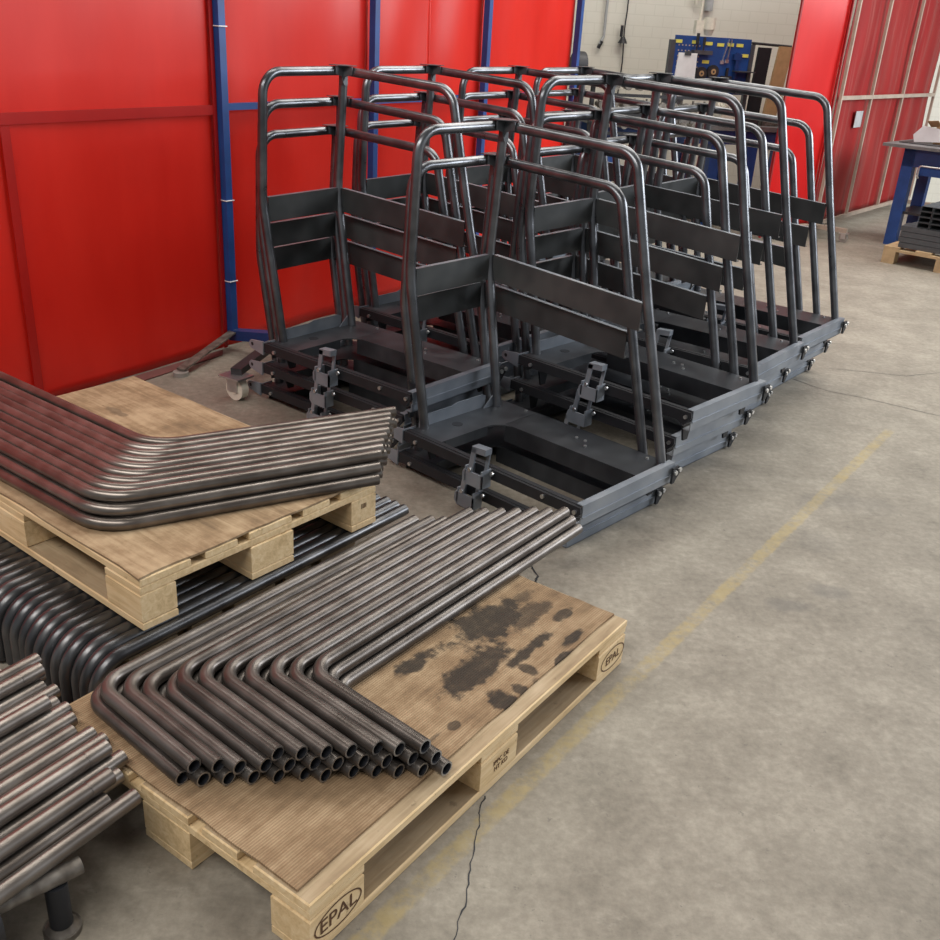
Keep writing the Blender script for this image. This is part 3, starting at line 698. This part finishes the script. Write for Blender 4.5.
for r_ in range(4):
    for cidx in range(5):
        p = QO + dirv(-40) * .09 + dirv(50) * (.04 + .105 * cidx); o = put('steel_profile', pmesh, None, (p.x, p.y, .136 + .0435 * r_), BA)
        o.location += dirv(-40) * random.uniform(-.02, .02)
        tag(o, 'flat grey steel channel in the %s layer on the small pallet' % ['bottom', 'second', 'third', 'top'][r_], 'profile', 'flat profiles on the small pallet')
pm2 = MB().box(0, .09, 0, .5, 0, .003).box(0, .09, 0, .5, .037, .04).box(0, .003, 0, .5, .003, .037).box(.087, .09, 0, .5, .003, .037).mesh('short_profile', 'profile')
for r_ in range(4):
    for cidx in range(5):
        p = QO + dirv(-40) * (.20 + .096 * cidx) + dirv(50) * .05; o = put('short_profile', pm2, None, (p.x, p.y, .136 + .174 + .043 * r_), BA)
        tag(o, 'short grey box profile, %s row of the heap on the flat profiles' % ['bottom', 'second', 'third', 'top'][r_], 'profile', 'short box profiles on the small pallet')

# ------------------------------------------------------------------ back bench with pegboard and clutter
KO = Vector((1.42, 8.84, 0)); KA = R(18)
kb = thing('workbench', 'blue legged workbench against the white wall under the pegboard', 'workbench', tuple(KO), KA)
def kw(x, y, z): p = KO + dirv(18) * x + dirv(108) * y; return (p.x, p.y, z)
MB().box(-.55, 1.75, 0, .75, .86, .90).build('bench_top', 'slate', kb)
for x in (-.45, .58, .95, 1.6):
    for y in (.06, .62): MB().box(x, x + .10, y, y + .08, 0, .86).build('leg', 'blue', kb)
MB().box(-.45, 1.7, .05, .09, .74, .86).build('apron', 'blue_dark', kb); MB().box(-.45, 1.7, .62, .68, .2, .26).build('stretcher', 'blue_dark', kb)
pg = thing('pegboard', 'blue perforated tool board with yellow labels above the back bench', 'pegboard', kw(.42, .70, .90), KA)
MB().box(0, .78, 0, .02, .22, .70).build('panel', 'blue', pg); MB().box(-.05, .0, -.01, .03, 0, .66).build('side_strip', 'profile', pg); MB().box(.78, .82, -.01, .03, 0, .66).build('side_strip', 'profile', pg)
hm = MB().box(-.006, .006, -.003, 0, -.006, .006).mesh('peg_hole', 'pale_bar')
for i in range(7):
    for j in range(5): put('peg_hole', hm, pg, (.04 + .035 * i, -.001, .44 + .045 * j))
lm_ = MB().box(-.035, .035, -.004, 0, -.014, .014).mesh('label_card', 'yellow')
for x, z in ((.03, .65), (.20, .65), (.34, .645), (.46, .64), (.56, .645), (.10, .54), (.18, .49), (.33, .49), (.73, .56), (.66, .645)): put('label_card', lm_, pg, (x, -.003, z))
MB().box(.62, .80, -.12, 0, .42, .43).box(.62, .80, -.12, 0, .26, .27).build('shelf', 'profile', pg); MB().box(.17, .36, -.06, 0, .55, .585).build('tool_shelf', 'profile', pg)
whl = MB().cyl((0, 0, 0), (0, -.03, 0), .058, 18).cyl((0, -.03, 0), (0, -.034, 0), .025, 12, mi=1).cyl((0, -.034, 0), (0, -.036, 0), .010, 10).mesh('grinding_wheel', ['dark', 'card'])
for x, z, lb in ((.17, 1.31, 'first dark round wheel on the pegboard, beside the white clipboard'), (.29, 1.29, 'middle of the three dark round wheels on the pegboard'), (.41, 1.31, 'last dark round wheel on the pegboard, towards the hanging tools')):
    tag(put('grinding_wheel', whl, None, kw(.42 + x, .695, z), KA), lb, 'wheel', 'round wheels on the pegboard')
def tool(name, label, cat, b, mats, loc): return tag(b.build(name, mats, None, loc, KA), label, cat)
tool('screwdriver', 'black handled screwdriver upright on the pegboard shelf', 'tool', MB().cyl((0, 0, 0), (0, 0, .05), .006).cyl((0, 0, .05), (0, 0, .14), .014), 'dark', kw(.42 + .20, .66, 1.485))
tool('chisel', 'dark chisel upright beside the screwdriver on the pegboard shelf', 'tool', MB().cyl((0, 0, 0), (0, 0, .04), .008).cyl((0, 0, .04), (0, 0, .11), .013), 'dark', kw(.42 + .27, .66, 1.485))
tool('spanner', 'shiny open spanner hanging on the pegboard', 'tool', MB().obox((0, 0, 0), (.04, 0, .18), .006, .02, (0, 1, 0)).box(-.018, .018, -.004, .004, -.03, 0), 'bolt', kw(.42 + .50, .695, 1.41))
tool('spanner', 'second shiny spanner hanging crosswise on the pegboard', 'tool', MB().obox((0, 0, 0), (.02, 0, .17), .006, .018, (0, 1, 0)).box(-.018, .018, -.004, .004, -.03, 0), 'bolt', kw(.42 + .54, .68, 1.42))
tool('clamp', 'black bar clamp hanging on the pegboard', 'tool', MB().box(-.01, .01, -.02, 0, 0, .22).box(-.06, .05, -.025, 0, .13, .15).box(-.03, .03, -.03, 0, 0, .03), 'dark', kw(.42 + .56, .69, 1.13))
tool('clamp', 'long dark tool hanging beside the pegboard shelves', 'tool', MB().box(-.015, .015, -.03, 0, 0, .36).box(-.04, .04, -.035, 0, .30, .35), 'blue_dark', kw(.42 + .64, .69, 1.12))
cb = thing('clipboard', 'white papers on a clipboard in front of the pegboard', 'clipboard', kw(.40, .40, .90), KA)
MB().prism([(-.105, .20), (.105, .20), (.095, .56), (-.085, .56)], 1, 0, .012).build('papers', 'white', cb); MB().box(-.03, .03, -.008, .004, .54, .575).build('clip', 'profile', cb); MB().box(-.03, .03, .02, .05, 0, .5).build('stand', 'profile', cb)
tool('carton', 'tall brown cardboard strip leaning beside the pegboard', 'cardboard', MB().prism([(0, 0), (.14, 0), (.20, .66), (.06, .66)], 1, 0, .03), 'card', kw(1.40, .62, .90))
tool('door_panel', 'tall dark panel standing between the pegboard and the cardboard', 'panel', MB().prism([(0, 0), (.13, 0), (.15, .64), (.02, .64)], 1, 0, .03), 'black_steel', kw(1.25, .66, .90))
tool('rod', 'dark horizontal rod above the cardboard strip', 'rod', MB().tube([(0, 0, 0), (.42, 0, -.01)], .012, 10), 'dark', kw(1.22, .72, 1.572))
tool('canister', 'cream round fitting on the wall above the pegboard', 'fitting', MB().cyl((0, 0, 0), (0, 0, .10), .055).cyl((0, 0, -.05), (0, 0, 0), .03, r1=.05), 'cream', kw(.42 + .34, .74, 1.66))
tool('junction_box', 'cream junction box on the wall above the pegboard', 'box', MB().box(-.04, .04, 0, .05, 0, .11).tube([(0, .02, .10), (0, .02, .6)], .012, 8), 'cream', kw(.42 + .25, .74, 1.62))
# wall conduits and hanging cables
def wp(x, off, z): p = W0 + dirv(10) * x - dirv(100) * off; return Vector((p.x, p.y, z))
def wx(px_, py_):   # wall x of a view ray, used once to lay out the conduits
    return 0
tag(MB().tube([wp(-.42, .03, 1.55), wp(-.42, .03, 3.2)], .014, 8).tube([wp(-.42, .03, 1.55), wp(-.46, .05, 1.47)], .014, 8).build('conduit', 'tape'), 'grey conduit with a hooked end on the white wall', 'pipe')
tag(MB().tube([wp(-.47, .04, 1.43), wp(-.44, .05, 1.50)], .018, 8).box(0, 0, 0, 0, 0, 0).build('pipe_hook', 'dark'), 'small dark hook below the grey conduit on the wall', 'hook')
tag(MB().tube([wp(-.20, .03, 3.2), wp(-.20, .03, 1.8), wp(-.21, .04, 1.62), wp(-.19, .03, 1.30), wp(-.20, .03, 1.0)], .007, 8).build('cable', 'dark'), 'thin black cable hanging down the white wall', 'cable')
p_ = wp(-.22, .06, 1.50)
tag(MB().cyl((p_.x, p_.y, 1.49), (p_.x, p_.y, 1.55), .05, 12, r1=.02).tube([wp(-.24, .05, 1.55), wp(-.24, .05, 1.66)], .015, 8).build('wall_socket', 'dark'), 'dark bell-shaped plug on the hanging cable', 'plug')
tag(MB().tube([wp(.52, .05, 1.9), wp(.52, .05, 3.4)], .02, 8).build('conduit', 'cream'), 'cream conduit rising above the pegboard', 'pipe')
tag(MB().tube([wp(.66, .05, 1.85), wp(.66, .05, 3.4)], .045, 10).build('conduit', 'tape'), 'thick grey duct rising above the pegboard', 'pipe')
# hose reel behind the last blue post
p_ = Vector((.67, 8.6, 0))
hr = thing('hose_reel', 'dark hose reel beyond the last blue post of the curtain', 'reel', tuple(p_), R(20))
MB().cyl((-.04, 0, 1.33), (.04, 0, 1.33), .10, 24).build('drum', 'dark', hr); MB().box(-.03, .03, -.03, .03, 0, 1.28).build('stand', 'dark', hr)
# parts rack: rows of spare rollers between the carts and the wall
pr = thing('parts_rack', 'dark rack with rows of small turned parts behind the cage carts', 'rack', kw(-.70, -.14, 0), KA)
for x in (0, .55, 1.1): MB().box(x - .015, x + .015, -.015, .015, 0, 1.24).build('upright', 'dark', pr)
for z in (.82, .97, 1.12, 1.22): MB().box(0, 1.1, -.012, .012, z - .012, z + .012).build('bar', 'dark', pr)
rp = MB().cyl((0, -.05, 0), (0, .05, 0), .022, 12).cyl((0, -.07, 0), (0, -.05, 0), .035, 12).cyl((0, .012, -.03), (0, .02, .05), .01, 8).mesh('turned_part', 'worn_pipe')
for j, z in enumerate((.86, 1.01, 1.16)):
    for i in range(10):
        o = put('turned_part', rp, None, kw(-.70 + .06 + .108 * i, -.16, z - .012 + .024 + .026), KA); tag(o, 'small turned steel part on the %s bar of the dark parts rack' % ['lower', 'middle', 'upper'][j], 'part', 'turned parts on the rack')
# clutter on the bench
for k, (x, y, sx, sy, sz, mt_, lb, nm, ct) in enumerate((
    (.95, .15, .16, .12, .07, 'dark', 'dark vice block at the front of the back bench', 'vice', 'vice'),
    (1.2, .2, .22, .14, .05, 'worn_pipe', 'tray of shiny fittings on the back bench', 'parts_tray', 'tray'),
    (1.5, .25, .2, .2, .06, 'card', 'flat cardboard tray at the end of the back bench', 'cardboard_tray', 'tray'),
    (.75, .25, .12, .18, .14, 'cream', 'cream tub on the back bench below the pegboard', 'tub', 'tub'))):
    b = MB().box(-sx / 2, sx / 2, -sy / 2, sy / 2, 0, .006).box(-sx / 2, sx / 2, -sy / 2, -sy / 2 + .006, 0, sz).box(-sx / 2, sx / 2, sy / 2 - .006, sy / 2, 0, sz).box(-sx / 2, -sx / 2 + .006, -sy / 2, sy / 2, 0, sz).box(sx / 2 - .006, sx / 2, -sy / 2, sy / 2, 0, sz)
    for q in range(5): b.cyl((random.uniform(-.3, .3) * sx, random.uniform(-.3, .3) * sy, .006), (random.uniform(-.3, .3) * sx, random.uniform(-.3, .3) * sy, sz * 1.2), .012, 8)
    tag(b.build(nm, mt_, None, kw(x, y, .90), KA), lb, ct)
